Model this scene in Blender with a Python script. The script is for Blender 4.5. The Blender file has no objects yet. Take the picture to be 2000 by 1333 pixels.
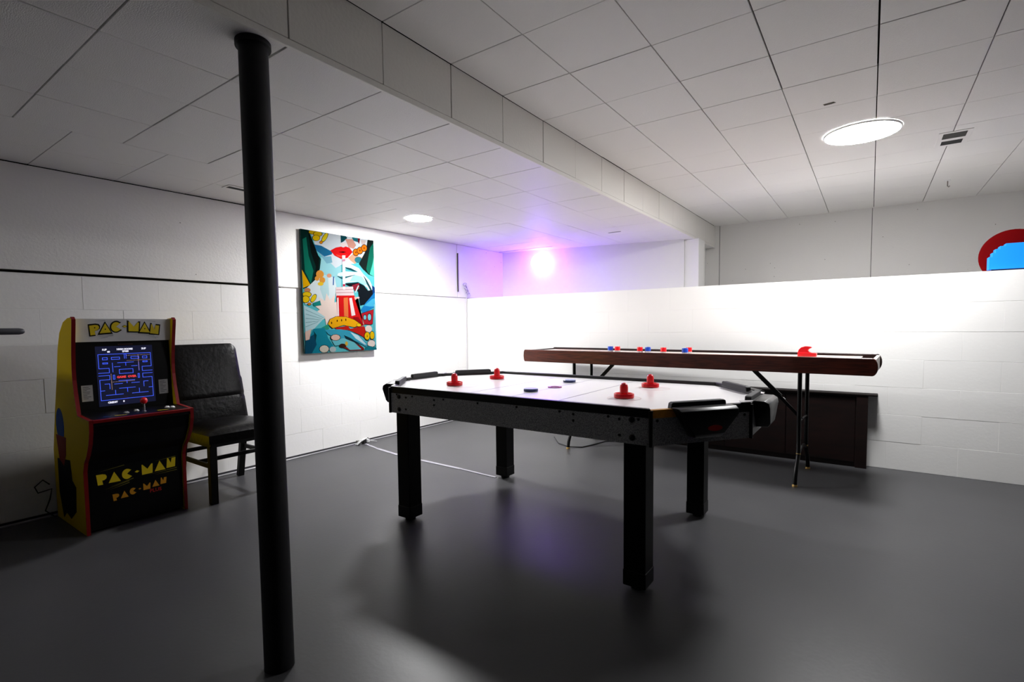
import bpy, bmesh, math, random
from mathutils import Vector, Matrix
random.seed(7)
PI = math.pi
SC = bpy.context.scene
COL = SC.collection

# ------------------------------------------------------------------ camera
H = 1.096
YAW, PITCH, ROLL = math.radians(35.3506), math.radians(3.31981), math.radians(-0.64344)
cam = bpy.data.cameras.new('camera')
cam.sensor_fit = 'HORIZONTAL'; cam.sensor_width = 36.0
cam.lens = 985.86 / 2000 * 36.0
cam.shift_y = (694.065 - 666.5) / 2000
cam.clip_start = 0.05; cam.clip_end = 60
camo = bpy.data.objects.new('camera', cam); COL.objects.link(camo)
f = Vector((-math.sin(YAW) * math.cos(PITCH), math.cos(YAW) * math.cos(PITCH), -math.sin(PITCH)))
r = Vector((math.cos(YAW), math.sin(YAW), 0)); u = r.cross(f)
r2 = r * math.cos(ROLL) + u * math.sin(ROLL); u2 = -r * math.sin(ROLL) + u * math.cos(ROLL)
M = Matrix((r2, u2, -f)).transposed().to_4x4(); M.translation = Vector((0, 0, H))
camo.matrix_world = M
SC.camera = camo

# ------------------------------------------------------------------ world, exposure, light levels
world = bpy.data.worlds.new('world'); SC.world = world; world.use_nodes = True
world.node_tree.nodes['Background'].inputs[0].default_value = (0.55, 0.58, 0.62, 1)
world.node_tree.nodes['Background'].inputs[1].default_value = 0.004
SC.view_settings.view_transform = 'Standard'
try: SC.view_settings.look = 'None'
except Exception: pass
SC.view_settings.exposure = 0.0
SC.view_settings.gamma = 1.0
SC.view_settings.use_curve_mapping = False
E_DISC = 160.0      # large ceiling disc lamp over the shuffleboard
E_RECESS = 580.0   # small lamp in the low ceiling by the canvas
E_BEHIND = 62.0    # third lamp in the low ceiling, behind the camera on the left
E_PURPLE = 34.0
E_SCREEN = 1.0

# ------------------------------------------------------------------ helpers
def lin(c):
    return c / 12.92 if c <= 0.04045 else ((c + 0.055) / 1.055) ** 2.4
def hx(s):
    return tuple(lin(int(s[i:i + 2], 16) / 255) for i in (0, 2, 4)) + (1,)

MATS = {}
def mat(name, col, rough=0.5, metal=0.0, noise=0.0, nscale=20, bump=0.0, bscale=80, emit=0.0, spec=0.5, coat=0.0, stretch=None, col2=None, specks=None):
    if name in MATS: return MATS[name]
    m = bpy.data.materials.new(name); m.use_nodes = True
    nt = m.node_tree; b = nt.nodes['Principled BSDF']
    if isinstance(col, str): col = hx(col)
    if isinstance(col2, str): col2 = hx(col2)
    b.inputs['Base Color'].default_value = col
    b.inputs['Roughness'].default_value = rough
    b.inputs['Metallic'].default_value = metal
    b.inputs['Specular IOR Level'].default_value = spec
    b.inputs['Coat Weight'].default_value = coat
    b.inputs['Coat Roughness'].default_value = 0.15
    tc = nt.nodes.new('ShaderNodeTexCoord')
    src = tc.outputs['Object']
    if stretch:
        mp = nt.nodes.new('ShaderNodeMapping'); mp.inputs['Scale'].default_value = stretch
        nt.links.new(src, mp.inputs['Vector']); src = mp.outputs['Vector']
    out = None
    if noise > 0 or col2:
        n = nt.nodes.new('ShaderNodeTexNoise'); n.inputs['Scale'].default_value = nscale; n.inputs['Detail'].default_value = 6
        nt.links.new(src, n.inputs['Vector'])
        rp = nt.nodes.new('ShaderNodeValToRGB')
        a = col2 if col2 else tuple(c * (1 - noise) for c in col[:3]) + (1,)
        rp.color_ramp.elements[0].position = 0.35; rp.color_ramp.elements[0].color = a
        rp.color_ramp.elements[1].position = 0.65; rp.color_ramp.elements[1].color = col
        nt.links.new(n.outputs['Fac'], rp.inputs['Fac']); out = rp.outputs['Color']
    if specks:
        sc, th, dark = specks
        v = nt.nodes.new('ShaderNodeTexVoronoi'); v.inputs['Scale'].default_value = sc
        nt.links.new(tc.outputs['Object'], v.inputs['Vector'])
        lt = nt.nodes.new('ShaderNodeMath'); lt.operation = 'LESS_THAN'; lt.inputs[1].default_value = th
        nt.links.new(v.outputs['Distance'], lt.inputs[0])
        mx = nt.nodes.new('ShaderNodeMix'); mx.data_type = 'RGBA'
        nt.links.new(lt.outputs[0], mx.inputs[0])
        if out: nt.links.new(out, mx.inputs[6])
        else: mx.inputs[6].default_value = col
        mx.inputs[7].default_value = hx(dark)
        out = mx.outputs[2]
    if out: nt.links.new(out, b.inputs['Base Color'])
    if bump > 0:
        n2 = nt.nodes.new('ShaderNodeTexNoise'); n2.inputs['Scale'].default_value = bscale; n2.inputs['Detail'].default_value = 4
        nt.links.new(src, n2.inputs['Vector'])
        bp = nt.nodes.new('ShaderNodeBump'); bp.inputs['Strength'].default_value = bump; bp.inputs['Distance'].default_value = 0.01
        nt.links.new(n2.outputs['Fac'], bp.inputs['Height']); nt.links.new(bp.outputs['Normal'], b.inputs['Normal'])
    if emit > 0:
        b.inputs['Emission Color'].default_value = col; b.inputs['Emission Strength'].default_value = emit
    MATS[name] = m
    return m

class MB:
    """collects polygons, build() links them as one mesh object"""
    def __init__(s): s.v = []; s.f = []; s.mi = []
    def add(s, vs, fs, mi=0):
        o = len(s.v); s.v += [Vector(p) for p in vs]; s.f += [tuple(o + i for i in q) for q in fs]; s.mi += [mi] * len(fs); return s
    def box(s, x0, x1, y0, y1, z0, z1, mi=0):
        vs = [(x, y, z) for z in (z0, z1) for y in (y0, y1) for x in (x0, x1)]
        return s.add(vs, [(0, 2, 3, 1), (4, 5, 7, 6), (0, 1, 5, 4), (2, 6, 7, 3), (0, 4, 6, 2), (1, 3, 7, 5)], mi)
    def bar(s, p0, p1, w, h, up=(0, 0, 1), mi=0, ext=0.0):
        p0 = Vector(p0); p1 = Vector(p1); d = (p1 - p0).normalized(); p0 = p0 - d * ext; p1 = p1 + d * ext
        a = d.cross(Vector(up))
        if a.length < 1e-4: a = d.cross(Vector((1, 0, 0)))
        a.normalize(); b = a.cross(d).normalized()
        vs = [p + a * sx * w / 2 + b * sz * h / 2 for p in (p0, p1) for sz in (-1, 1) for sx in (-1, 1)]
        return s.add(vs, [(0, 1, 3, 2), (4, 6, 7, 5), (0, 4, 5, 1), (2, 3, 7, 6), (0, 2, 6, 4), (1, 5, 7, 3)], mi)
    def tube(s, pts, rad, n=12, mi=0, cap=True):
        pts = [Vector(p) for p in pts]; rs = rad if isinstance(rad, (list, tuple)) else [rad] * len(pts)
        o = len(s.v); prev = None
        for i, p in enumerate(pts):
            d = ((pts[min(i + 1, len(pts) - 1)]) - pts[max(i - 1, 0)]).normalized()
            if prev is None:
                a = d.cross(Vector((0, 0, 1)))
                if a.length < 0.05: a = d.cross(Vector((1, 0, 0)))
            else:
                a = prev - d * prev.dot(d)
            a.normalize(); prev = a; b = d.cross(a)
            for k in range(n):
                t = 2 * PI * k / n; s.v.append(p + (a * math.cos(t) + b * math.sin(t)) * rs[i])
        for i in range(len(pts) - 1):
            for k in range(n):
                s.f.append((o + i * n + k, o + i * n + (k + 1) % n, o + (i + 1) * n + (k + 1) % n, o + (i + 1) * n + k)); s.mi.append(mi)
        if cap:
            s.f.append(tuple(o + k for k in reversed(range(n)))); s.mi.append(mi)
            s.f.append(tuple(o + (len(pts) - 1) * n + k for k in range(n))); s.mi.append(mi)
        return s
    def lathe(s, prof, n=32, c=(0, 0, 0), mi=0, ax=None, cap=True):
        """prof: (radius, height) list, spun about +Z at c (or about ax)"""
        o = len(s.v); c = Vector(c)
        q = Vector((0, 0, 1)).rotation_difference(Vector(ax).normalized()) if ax else None
        for (rr, z) in prof:
            for k in range(n):
                t = 2 * PI * k / n; p = Vector((rr * math.cos(t), rr * math.sin(t), z))
                s.v.append(c + (q @ p if q else p))
        for i in range(len(prof) - 1):
            for k in range(n):
                s.f.append((o + i * n + k, o + i * n + (k + 1) % n, o + (i + 1) * n + (k + 1) % n, o + (i + 1) * n + k)); s.mi.append(mi)
        if cap and prof[0][0] > 1e-5: s.f.append(tuple(o + k for k in reversed(range(n)))); s.mi.append(mi)
        if cap and prof[-1][0] > 1e-5: s.f.append(tuple(o + (len(prof) - 1) * n + k for k in range(n))); s.mi.append(mi)
        return s
    def prism(s, poly, fn, d0, d1, mi=0):
        """poly of 2-D points, fn(a, b, d) -> 3-D point, extruded from d0 to d1"""
        n = len(poly); vs = [fn(a, b, d0) for a, b in poly] + [fn(a, b, d1) for a, b in poly]
        fs = [tuple(reversed(range(n))), tuple(range(n, 2 * n))] + [(i, (i + 1) % n, n + (i + 1) % n, n + i) for i in range(n)]
        return s.add(vs, fs, mi)
    def flat(s, poly, fn, d, mi=0):
        return s.add([fn(a, b, d) for a, b in poly], [tuple(range(len(poly)))], mi)
    def mesh(s, name, mats, smooth=False, bevel=0.0, seg=1, fix=True):
        me = bpy.data.meshes.new(name); me.from_pydata([tuple(p) for p in s.v], [], s.f)
        for m in (mats if isinstance(mats, (list, tuple)) else [mats]): me.materials.append(m)
        for p, i in zip(me.polygons, s.mi): p.material_index = i
        bm = bmesh.new(); bm.from_mesh(me)
        if fix: bmesh.ops.recalc_face_normals(bm, faces=bm.faces)
        if bevel > 0:
            es = [e for e in bm.edges if len(e.link_faces) == 2 and e.calc_face_angle(0) > 0.5]
            bmesh.ops.bevel(bm, geom=es, offset=bevel, segments=seg, profile=0.5, affect='EDGES', clamp_overlap=True)
        bm.to_mesh(me); bm.free()
        if smooth:
            for p in me.polygons: p.use_smooth = True
            try: me.set_sharp_from_angle(angle=math.radians(38))
            except Exception: pass
        return me
    def build(s, name, mats, parent=None, loc=None, **k):
        o = bpy.data.objects.new(name, s.mesh(name, mats, **k)); COL.objects.link(o)
        if parent: o.parent = parent
        if loc: o.location = loc
        return o

def link_mesh(name, me, parent=None, loc=(0, 0, 0), rot=(0, 0, 0)):
    o = bpy.data.objects.new(name, me); COL.objects.link(o); o.location = loc; o.rotation_euler = rot
    if parent: o.parent = parent
    return o
def tag(o, label=None, cat=None, group=None, kind=None):
    if label: o['label'] = label
    if cat: o['category'] = cat
    if group: o['group'] = group
    if kind: o['kind'] = kind
    return o
def thing(name, label, cat, loc=(0, 0, 0), rz=0.0, group=None):
    o = bpy.data.objects.new(name, None); COL.objects.link(o); o.empty_display_size = 0.05
    o.location = loc; o.rotation_euler = (0, 0, rz)
    return tag(o, label, cat, group)
def struct(o, label=None): return tag(o, label, kind='structure')
def copy_tree(o, parent=None):
    c = o.copy(); COL.objects.link(c); c.parent = parent
    for ch in list(o.children): copy_tree(ch, c)
    return c
def circ(cx, cy, rx, ry=None, n=20, a0=0.0, a1=2 * PI, rot=0.0):
    ry = rx if ry is None else ry; full = abs(a1 - a0 - 2 * PI) < 1e-6; pts = []
    for i in range(n if full else n + 1):
        t = a0 + (a1 - a0) * i / n; x, y = rx * math.cos(t), ry * math.sin(t)
        pts.append((cx + x * math.cos(rot) - y * math.sin(rot), cy + x * math.sin(rot) + y * math.cos(rot)))
    return pts
def text_polys(body, size, bold=0.0):
    cu = bpy.data.curves.new('text', 'FONT'); cu.body = body; cu.size = size; cu.align_x = 'CENTER'; cu.align_y = 'CENTER'
    cu.fill_mode = 'FRONT'; cu.resolution_u = 2; cu.offset = bold
    ob = bpy.data.objects.new('text', cu); COL.objects.link(ob)
    dg = bpy.context.evaluated_depsgraph_get(); me = ob.evaluated_get(dg).to_mesh()
    vs = [tuple(v.co) for v in me.vertices]; fs = [tuple(p.vertices) for p in me.polygons]
    ob.evaluated_get(dg).to_mesh_clear(); bpy.data.objects.remove(ob); bpy.data.curves.remove(cu)
    return vs, fs

# ------------------------------------------------------------------ materials
paint = mat('white_wall_paint', 'F3F2F0', 0.45, bump=0.08, bscale=45, spec=0.4)
paint_up = mat('white_board_paint', 'EBE9E6', 0.5, bump=0.12, bscale=70, spec=0.35, specks=(9, 0.035, '8A8680'))
tilew = mat('ceiling_tile_paint', 'F0EEEB', 0.5, bump=0.2, bscale=95, spec=0.22, stretch=(1, 3, 1), specks=(7, 0.028, '5A564F'))
gapm = mat('ceiling_gap_shadow', '15130F', 0.95, spec=0.0)
soffw = mat('soffit_panel_paint', 'F0EDE7', 0.45, bump=0.15, bscale=70, specks=(6, 0.035, '5A564F'))
floorm = mat('grey_floor_paint', '444446', 0.38, noise=0.10, nscale=2.5, bump=0.035, bscale=60, spec=0.25, specks=(24, 0.03, '4A4A4C'))
blackm = mat('black_laminate', '0B0B0C', 0.38)
poleM = mat('charcoal_pole_paint', '1C1C1E', 0.55, bump=0.08, bscale=40, spec=.25)
lampw = mat('lamp_ring_white', 'F2F2F2', 0.4)

# ------------------------------------------------------------------ room
XL, XS, ZL, ZH, YH, ZT = -3.945, -1.62, 2.047, 2.314, 4.645, 1.428
XR, YB, YN = 2.45, 6.73, -2.2
T = 0.406
floor = MB().box(-4.3, XR, YN, 6.9, -0.12, 0.0).build('floor', floorm); struct(floor, 'dark grey painted concrete floor with faint scuffs')

# left wall: backing + painted blocks + proud upper board
wl = MB().box(XL - 0.25, XL - 0.0018, YN, 5.9, 0, 2.5).build('wall_left', paint); struct(wl, 'white painted block wall behind the arcade cabinet and canvas')
bh = ZT / 7
def blocks(parent, n_rows, a0, a1, place, seed):
    rnd = random.Random(seed); cache = {}
    for i in range(n_rows):
        a = a0 - (T / 2 if i % 2 else 0)
        while a < a1:
            s0, s1 = max(a, a0), min(a + T, a1)
            if s1 - s0 > 0.04:
                key = round(s1 - s0, 3)
                if key not in cache:
                    cache[key] = place.mesh_for(s1 - s0)
                o = link_mesh('block', cache[key], parent, place.loc((s0 + s1) / 2, (i + 0.5) * bh, rnd.uniform(-0.0006, 0.0006)))
            a += T
class LeftPlace:
    def mesh_for(s, w): return MB().box(-0.02, 0.0, -w / 2 + 0.0001, w / 2 - 0.0001, -bh / 2 + 0.0006, bh / 2 - 0.0006).mesh('block', paint, bevel=0.0008)
    def loc(s, a, z, j): return (XL + j, a, z)
class HalfPlace:
    def mesh_for(s, w): return MB().box(-w / 2 + 0.0001, w / 2 - 0.0001, 0.0, 0.02, -bh / 2 + 0.0006, bh / 2 - 0.0006).mesh('block', paint, bevel=0.0008)
    def loc(s, a, z, j): return (a, YH + j, z)
blocks(wl, 7, -0.2, YH + 0.02, LeftPlace(), 3)
# upper boards, slightly proud of the blocks with an open joint below
for i, (y0, y1) in enumerate(((-0.2, 2.235), (2.239, 4.46), (4.464, 5.5))):
    MB().box(XL - 0.003, XL + 0.011, y0, y1, ZT + (0.016 if i == 0 else 0.008), ZL - (0.007 if i == 0 else 0.002)).build('wall_board', paint_up, wl, bevel=0.002)
MB().box(XL - 0.003, XL + 0.001, -0.2, 2.3, ZT + 0.002, ZT + 0.015).build('open_joint', gapm, wl)
MB().box(XL - 0.003, XL + 0.004, -0.2, 2.235, ZL - 0.0068, ZL + 0.011).build('open_joint', gapm, wl)
# half wall with ledge behind it
wh = MB().box(XL, XR, YH + 0.0018, 6.9, 0, ZT).build('wall_half', paint); struct(wh, 'white painted half-height block wall with a ledge on top')
blocks(wh, 7, XL + 0.002, XR, HalfPlace(), 5)
# alcove wall (lit purple), slanting slightly away, and the far wall
ax0, ay0, ax1, ay1 = -3.96, 5.355, -1.73, 5.81
wa = MB().prism([(ax0, ay0), (ax1, ay1), (ax1, ay1 + 1.2), (ax0, ay0 + 1.2)], lambda a, b, d: (a, b, d), ZT - 0.01, ZL + 0.1).build('wall_alcove', paint); struct(wa, 'white wall above the ledge glowing purple')
wb = MB().box(-1.9, XR, YB, YB + 0.15, ZT - 0.02, ZH + 0.2).build('wall_back', gapm); struct(wb, 'white panelled far wall above the ledge')
for x0, x1 in ((-1.9, XS + 0.055), (XS + 0.061, -0.012), (-0.008, 1.21), (1.214, XR)):
    MB().box(x0, x1, YB - 0.012, YB + 0.001, ZT, ZH + 0.03).build('wall_board', paint_up, wb, bevel=0.002)
MB().box(-1.73, -1.575, 5.83, 6.08, ZT, ZL).build('column', paint, bevel=0.004)
tag(bpy.data.objects['column'], 'square white post on the ledge under the end of the dropped ceiling', 'post')

# ceilings: dark backing + one object per tile
chigh = MB().box(XS, XR, YN, 6.9, ZH + 0.011, ZH + 0.2).build('ceiling_high', gapm); struct(chigh, 'white tiled ceiling on the right, higher part')
clow = MB().box(XL - 0.3, XS - 0.012, YN, 6.9, ZL + 0.011, ZL + 0.12).build('ceiling_low', gapm); struct(clow, 'white tiled dropped ceiling on the left, lower part')
wsf = MB().box(XS - 0.2, XS - 0.012, YN, 6.9, ZL + 0.121, ZH + 0.1).build('wall_soffit', gapm); struct(wsf, 'white vertical side of the dropped ceiling')
tile_cache = {}
def tile(parent, x0, x1, y0, y1, z, m=tilew, gx=0.0016, gy=0.0009, rnd=random):
    k = (round(x1 - x0, 3), round(y1 - y0, 3), gx, gy, m.name)
    if k not in tile_cache:
        w, h = (x1 - x0) / 2 - gx, (y1 - y0) / 2 - gy
        tile_cache[k] = MB().box(-w, w, -h, h, 0, 0.012).mesh('tile', m, bevel=0.0012)
    link_mesh('tile', tile_cache[k], parent, ((x0 + x1) / 2, (y0 + y1) / 2, z + rnd.uniform(-0.0008, 0.0008)), (rnd.uniform(-.0016, .0016), rnd.uniform(-.0016, .0016), 0))
Y0 = 2.224
ys = [Y0 + T * k for k in range(-6, 12)]
ys[-1] = YB
rnd = random.Random(11)
xs = [XS] + [T * k for k in range(-3, 6)] + [XR]
for i in range(len(xs) - 1):
    for j in range(len(ys) - 1):
        wide = i == 4 and ys[j] < 2.8
        tile(chigh, xs[i] - (0.0 if i else 0), xs[i + 1], ys[j], ys[j + 1], ZH, gx=0.0034 if (wide or (i == 3 and ys[j] < 2.8)) else rnd.choice((0.002, 0.0026)), gy=rnd.choice((0.0005, 0.001, 0.0014)) if ys[j] > 2.9 else (0.0042 if i == 4 and ys[j] > 2.2 else 0.002), rnd=rnd)
MB().prism([(-.245, 3.38), (-.195, 3.372), (-.185, 3.392), (-.205, 3.40), (-.24, 3.402)], lambda a, b, d: (a, b, d), ZH - .0018, ZH - .0008).build('chipped_spot', mat('chip_brown', '4A4636', .8), chigh)
lx = [XL - 0.02, -3.532, -3.135, -2.76, -2.378, -2.022, XS - 0.001]
for i in range(len(lx) - 1):
    off = 0.2 if i < 2 else 0.0
    yy = [y - off for y in ys[:-3]] + [5.3, 5.85] if off else ys[:-1] + [6.7]
    for j in range(len(yy) - 1):
        if yy[j + 1] - yy[j] < 0.05: continue
        tile(clow, lx[i], lx[i + 1], yy[j], yy[j + 1], ZL, gx=rnd.choice((0.0009, 0.0013, 0.0017)), gy=(0.0024 if yy[j] < 2.4 else 0.001) if i > 1 else 0.0013, rnd=rnd)
pm = {}
for j in range(len(ys) - 1):
    w = round((ys[j + 1] - ys[j]) / 2 - 0.0024, 4)
    if w not in pm: pm[w] = MB().box(-0.012, 0, -w, w, 0.024, ZH - ZL - 0.001).mesh('soffit_panel', soffw, bevel=0.0012)
    link_mesh('soffit_panel', pm[w], wsf, (XS + rnd.uniform(-.001, .001), (ys[j] + ys[j + 1]) / 2, ZL))
tr = MB().box(XS - 0.012, XS + 0.004, -0.2, YB - 0.02, ZL - 0.003, ZL + 0.021).build('trim_1', soffw, bevel=0.002); struct(tr, 'white strip along the lower edge of the dropped ceiling')
bb = MB().box(XL, XL + 0.028, -0.2, YH, 0, 0.007).build('baseboard_left', mat('pale_caulk', '8F8E92', 0.3), bevel=0.002); struct(bb, 'thin pale strip where the left wall meets the floor')
MB().box(XL + 0.0005, XL + 0.003, -0.2, YH, 0.007, 0.02).build('dark_joint', mat('dark_joint', '2A292D', 0.8), bb)

# ------------------------------------------------------------------ lamps (their own light stays with them)
lamp_mat = lambda n, e, c='FFFFFF': mat(n, c, 0.5, emit=e)
def disc_lamp(name, label, x, y, z, rad, e, thick, group='round ceiling lamps'):
    t = thing(name, label, 'ceiling lamp', (x, y, z), 0, group)
    MB().lathe([(rad * 1.03, 0.0), (rad * 1.03, -thick * 0.8), (rad * 1.015, -thick), (rad * 0.99, -thick), (rad * 0.985, -thick * 0.7)], 56, cap=False).build('rim', lampw, t, smooth=True)
    MB().lathe([(rad * 0.992, -thick * 0.85), (rad * 0.9, -thick * 0.98), (0.0, -thick * 1.02)], 56).build('diffuser', lamp_mat(name + '_glow', e), t, smooth=True)
    return t
disc_lamp('disc_ceiling_lamp', 'large bright round lamp on the high ceiling on the right', -0.075, 4.01, ZH - 0.001, 0.205, E_DISC, 0.012)
disc_lamp('recessed_ceiling_lamp', 'small bright round lamp in the low ceiling near the canvas', -3.257, 3.20, ZL - 0.001, 0.112, E_RECESS, 0.006)
disc_lamp('rear_ceiling_lamp', 'round lamp in the low ceiling behind the added dark body at the far left', -3.4, -1.05, ZL - 0.001, 0.12, E_BEHIND, 0.006)
# purple lamp on the alcove wall
aw = Vector((ax1 - ax0, ay1 - ay0, 0)).normalized(); an = Vector((aw.y, -aw.x, 0))
pc = Vector((ax0, ay0, 0)) + aw * 0.585; pc.z = 1.875
pl = thing('purple_wall_lamp', 'round glowing purple lamp on the wall above the ledge', 'wall lamp', pc)
MB().lathe([(0.075, 0), (0.075, 0.02), (0.05, 0.03)], 24, ax=an).build('base', lampw, pl, smooth=True)
MB().lathe([(0.05, 0.03), (0.095, 0.05), (0.118, 0.09), (0.112, 0.13), (0.08, 0.165), (0.0, 0.18)], 32, ax=an).build('globe', mat('purple_glow', (0.27, 0.08, 1.0, 1), 0.4, emit=E_PURPLE), pl, smooth=True)

# ------------------------------------------------------------------ steel column
t = thing('support_pole', 'charcoal steel support pole in the foreground', 'pole', (-1.54, 0.846, 0))
top = Vector((-0.155, 0.077, ZL - 0.004))
MB().tube([(0, 0, 0.0), tuple(top * 0.5), tuple(top)], 0.0455, 40).build('shaft', poleM, t, smooth=True)
MB().tube([tuple(top * 0.992), tuple(top)], 0.055, 40).build('top_collar', poleM, t, smooth=True)

# ------------------------------------------------------------------ air hockey table
cx, cy = -1.45, 2.46
hk = thing('air_hockey_table', 'black eight-sided air hockey table with white playing surface', 'game table', (cx, cy, 0))
OCT = [(-0.755, -0.545), (0.755, -0.545), (1.05, -0.17), (1.05, 0.17), (0.755, 0.545), (-0.755, 0.545), (-1.05, 0.17), (-1.05, -0.17)]
def inset(poly, d):
    n = len(poly); out = []
    for i in range(n):
        p0, p1, p2 = (Vector(poly[(i + k) % n]) for k in (-1, 0, 1))
        e0 = (p1 - p0).normalized(); e1 = (p2 - p1).normalized()
        n0 = Vector((-e0.y, e0.x)); n1 = Vector((-e1.y, e1.x)); m = (n0 + n1).normalized()
        out.append(tuple(p1 + m * (d / max(0.2, m.dot(n0)))))
    return out
apronM = mat('speckled_grey_laminate', 'AEAEB0', 0.55, nscale=240, col2='646466', bump=0.05)
railM = mat('black_plastic', '070709', 0.35, spec=.4)
whiteM = mat('white_playfield', 'F4F2F3', 0.22)
flat3 = lambda a, b, d: (a, b, d)
MB().prism(inset(OCT, 0.012), flat3, 0.725, 0.745).build('playing_surface', whiteM, hk)
pf = [o for o in hk.children if o.name.startswith('playing_surface')][0]
lineM = mat('grey_line_print', '85818A', 0.4); ringR = mat('red_line_print', 'C2566A', 0.4)
for x in (-0.27, 0.0, 0.27): MB().box(x - 0.003, x + 0.003, -0.52, 0.52, 0.745, 0.7453).build('line', lineM, pf)
def ring(x, y, r0, r1, z0, z1, n=40):
    m = MB(); m.lathe([(r0, z0), (r1, z0), (r1, z1), (r0, z1), (r0, z0)], n, (x, y, 0), cap=False); return m
for x, y in ((-0.5, -0.2), (-0.5, 0.22), (0.5, -0.2), (0.5, 0.22)): ring(x, y, .078, .0795, .745, .7453).build('circle', mat('pale_red_print', 'B98A92', .4), pf)
ring(0, 0, 0.024, 0.040, .745, .7485).build('centre_ring', mat('magenta_ring', '900C3C', .4), pf)
io = inset(OCT, 0.02)
for i in range(8):
    a, b = Vector(OCT[i]), Vector(OCT[(i + 1) % 8]); ia, ib = Vector(io[i]), Vector(io[(i + 1) % 8])
    q = [tuple(a), tuple(b), tuple(ib), tuple(ia)]
    MB().prism(q, flat3, 0.615, 0.7255).build('apron_panel', apronM, hk)
    rin = inset(OCT, 0.024); q2 = [tuple(a), tuple(b), rin[(i + 1) % 8], rin[i]]
    d = (b - a).normalized()
    if i == 1:   # this corner rail is broken: bare wood shows before the goal box
        c = a + d * 0.115; cin = Vector(rin[1]) + d * 0.115
        MB().prism([tuple(a), tuple(c), tuple(cin), rin[1]], flat3, 0.7255, 0.758).build('bare_wood_edge', mat('bare_wood', 'C98A1E', .6, noise=.2, nscale=60), hk)
        MB().prism([tuple(c), tuple(b), rin[2], tuple(cin)], flat3, 0.7255, 0.763).build('rail', railM, hk, bevel=.002)
    else:
        MB().prism(q2, flat3, 0.7255, 0.763).build('rail', railM, hk, bevel=.002)
for i in range(8):
    p = Vector(OCT[i]); n = p.normalized() * 0.0015
    MB().tube([(p.x + n.x, p.y + n.y, .613), (p.x + n.x, p.y + n.y, .757)], 0.008, 10).build('corner_trim', railM, hk, smooth=True)
cornerplate = mat('grey_corner_plate', 'B9B7BA', .3)
for i in (2, 3, 6, 7):
    p = Vector(OCT[i]); rr = Vector(inset(OCT, .05)[i]); 
    e0 = (Vector(OCT[i - 1]) - p).normalized(); e1 = (Vector(OCT[(i + 1) % 8]) - p).normalized()
    q = [tuple(p), tuple(p + e1 * .05), tuple(rr), tuple(p + e0 * .05)]
    MB().prism(q, flat3, 0.7632, 0.768).build('corner_plate', cornerplate, hk, bevel=.0015)
# six goal boxes, one on each corner and end face
def goal(i, red=False):
    a, b = Vector(OCT[i]), Vector(OCT[(i + 1) % 8]); d = (b - a); L = d.length; d.normalize(); n = Vector((d.y, -d.x)); mid = (a + b) / 2
    W = 0.138 if L > .4 else 0.125
    def P(s, o, z): q = mid + d * (s - (.008 if i == 1 else 0)) + n * o; return (q.x, q.y, z)
    m = MB()
    prof = [(0.0, .7655), (0.045, .7655), (0.062, .755), (0.066, .735), (0.060, .66), (0.05, .645), (0.0, .642)]
    wid = [W, W * .985, W * .97, W * .96, W * .5, W * .44, W * .42]
    vs = [P(-w, o, z) for (o, z), w in zip(prof, wid)] + [P(w, o, z) for (o, z), w in zip(prof, wid)]
    k = len(prof); m.add(vs, [tuple(range(k)), tuple(reversed(range(k, 2 * k)))] + [(j, k + j, k + (j + 1) % k, (j + 1) % k) for j in range(k)])
    g = m.build('goal_box', railM, hk, bevel=.003, seg=2, smooth=True)
    m = MB(); m.prism([(-W * .96, .0), (W * .96, 0), (W * .93, .022), (W * .86, .026), (-W * .86, .026), (-W * .93, .022)], lambda s, z, o: P(s, o, .757 + z), -0.034, -0.008)
    m.build('goal_lip', mat('matt_black', '0E0E10', .6), g, bevel=.002)
    if red: 
        m = MB(); m.prism(circ(0.02, .684, .034, .012, 20), lambda s, z, o: P(s, o, z), .058, .0655); m.build('badge', mat('red_badge', 'A01616', .3), g)
for i in (1, 2, 3, 5, 6, 7): goal(i, red=(i == 1))
boltM = mat('black_bolt', '050506', .35, metal=.3)
fy = -0.5455
for x, z in ((-2.135, .709), (-2.134, .638), (-.772, .715), (-.770, .642)):
    MB().lathe([(.0125, 0), (.0125, .003), (.007, .006), (0, .0065)], 16, (x - cx, fy, z), ax=(0, -1, 0)).build('bolt', boltM, hk)
for x, z in ((-2.151, .737), (-2.078, .708), (-2.08, .642), (-2.029, .717), (-1.864, .710), (-1.865, .683), (-1.798, .718), (-1.569, .717), (-1.335, .718), (-1.105, .718), (-1.037, .712), (-1.037, .684), (-.874, .718), (-.825, .712), (-.825, .646), (-.744, .718)):
    MB().lathe([(.0058, 0), (.0058, .002), (0, .0025)], 10, (x - cx, fy, min(z, .72)), ax=(0, -1, 0)).build('screw', boltM, hk)
for s in (.03, .445):
    p = Vector(OCT[1]) + (Vector(OCT[2]) - Vector(OCT[1])).normalized() * s; nn = Vector((.786, -.618, 0))
    MB().lathe([(.0058, 0), (.0058, .002), (0, .0025)], 10, (p.x, p.y, .715), ax=nn).build('screw', boltM, hk)
legM = mat('black_leg', '040405', .5, spec=.15)
for x, y in ((-2.125, 1.972), (-2.14, 2.915), (-.765, 1.972), (-.785, 2.925)):
    m = MB(); X, Yc = x - cx, y - cy; m.box(X - .047, X + .047, Yc - .047, Yc + .047, .025, .635)
    lg = m.build('leg', legM, hk, bevel=.003)
    MB().box(X - .049, X + .049, Yc - .049, Yc + .049, .018, .085).build('foot_cover', mat('foot_plastic', '070708', .45, spec=.2), lg, bevel=.003)
    MB().lathe([(.03, 0), (.03, .008), (.01, .012), (.01, .03)], 16, (X, Yc, 0)).build('leveller', boltM, lg, smooth=True)

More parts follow.
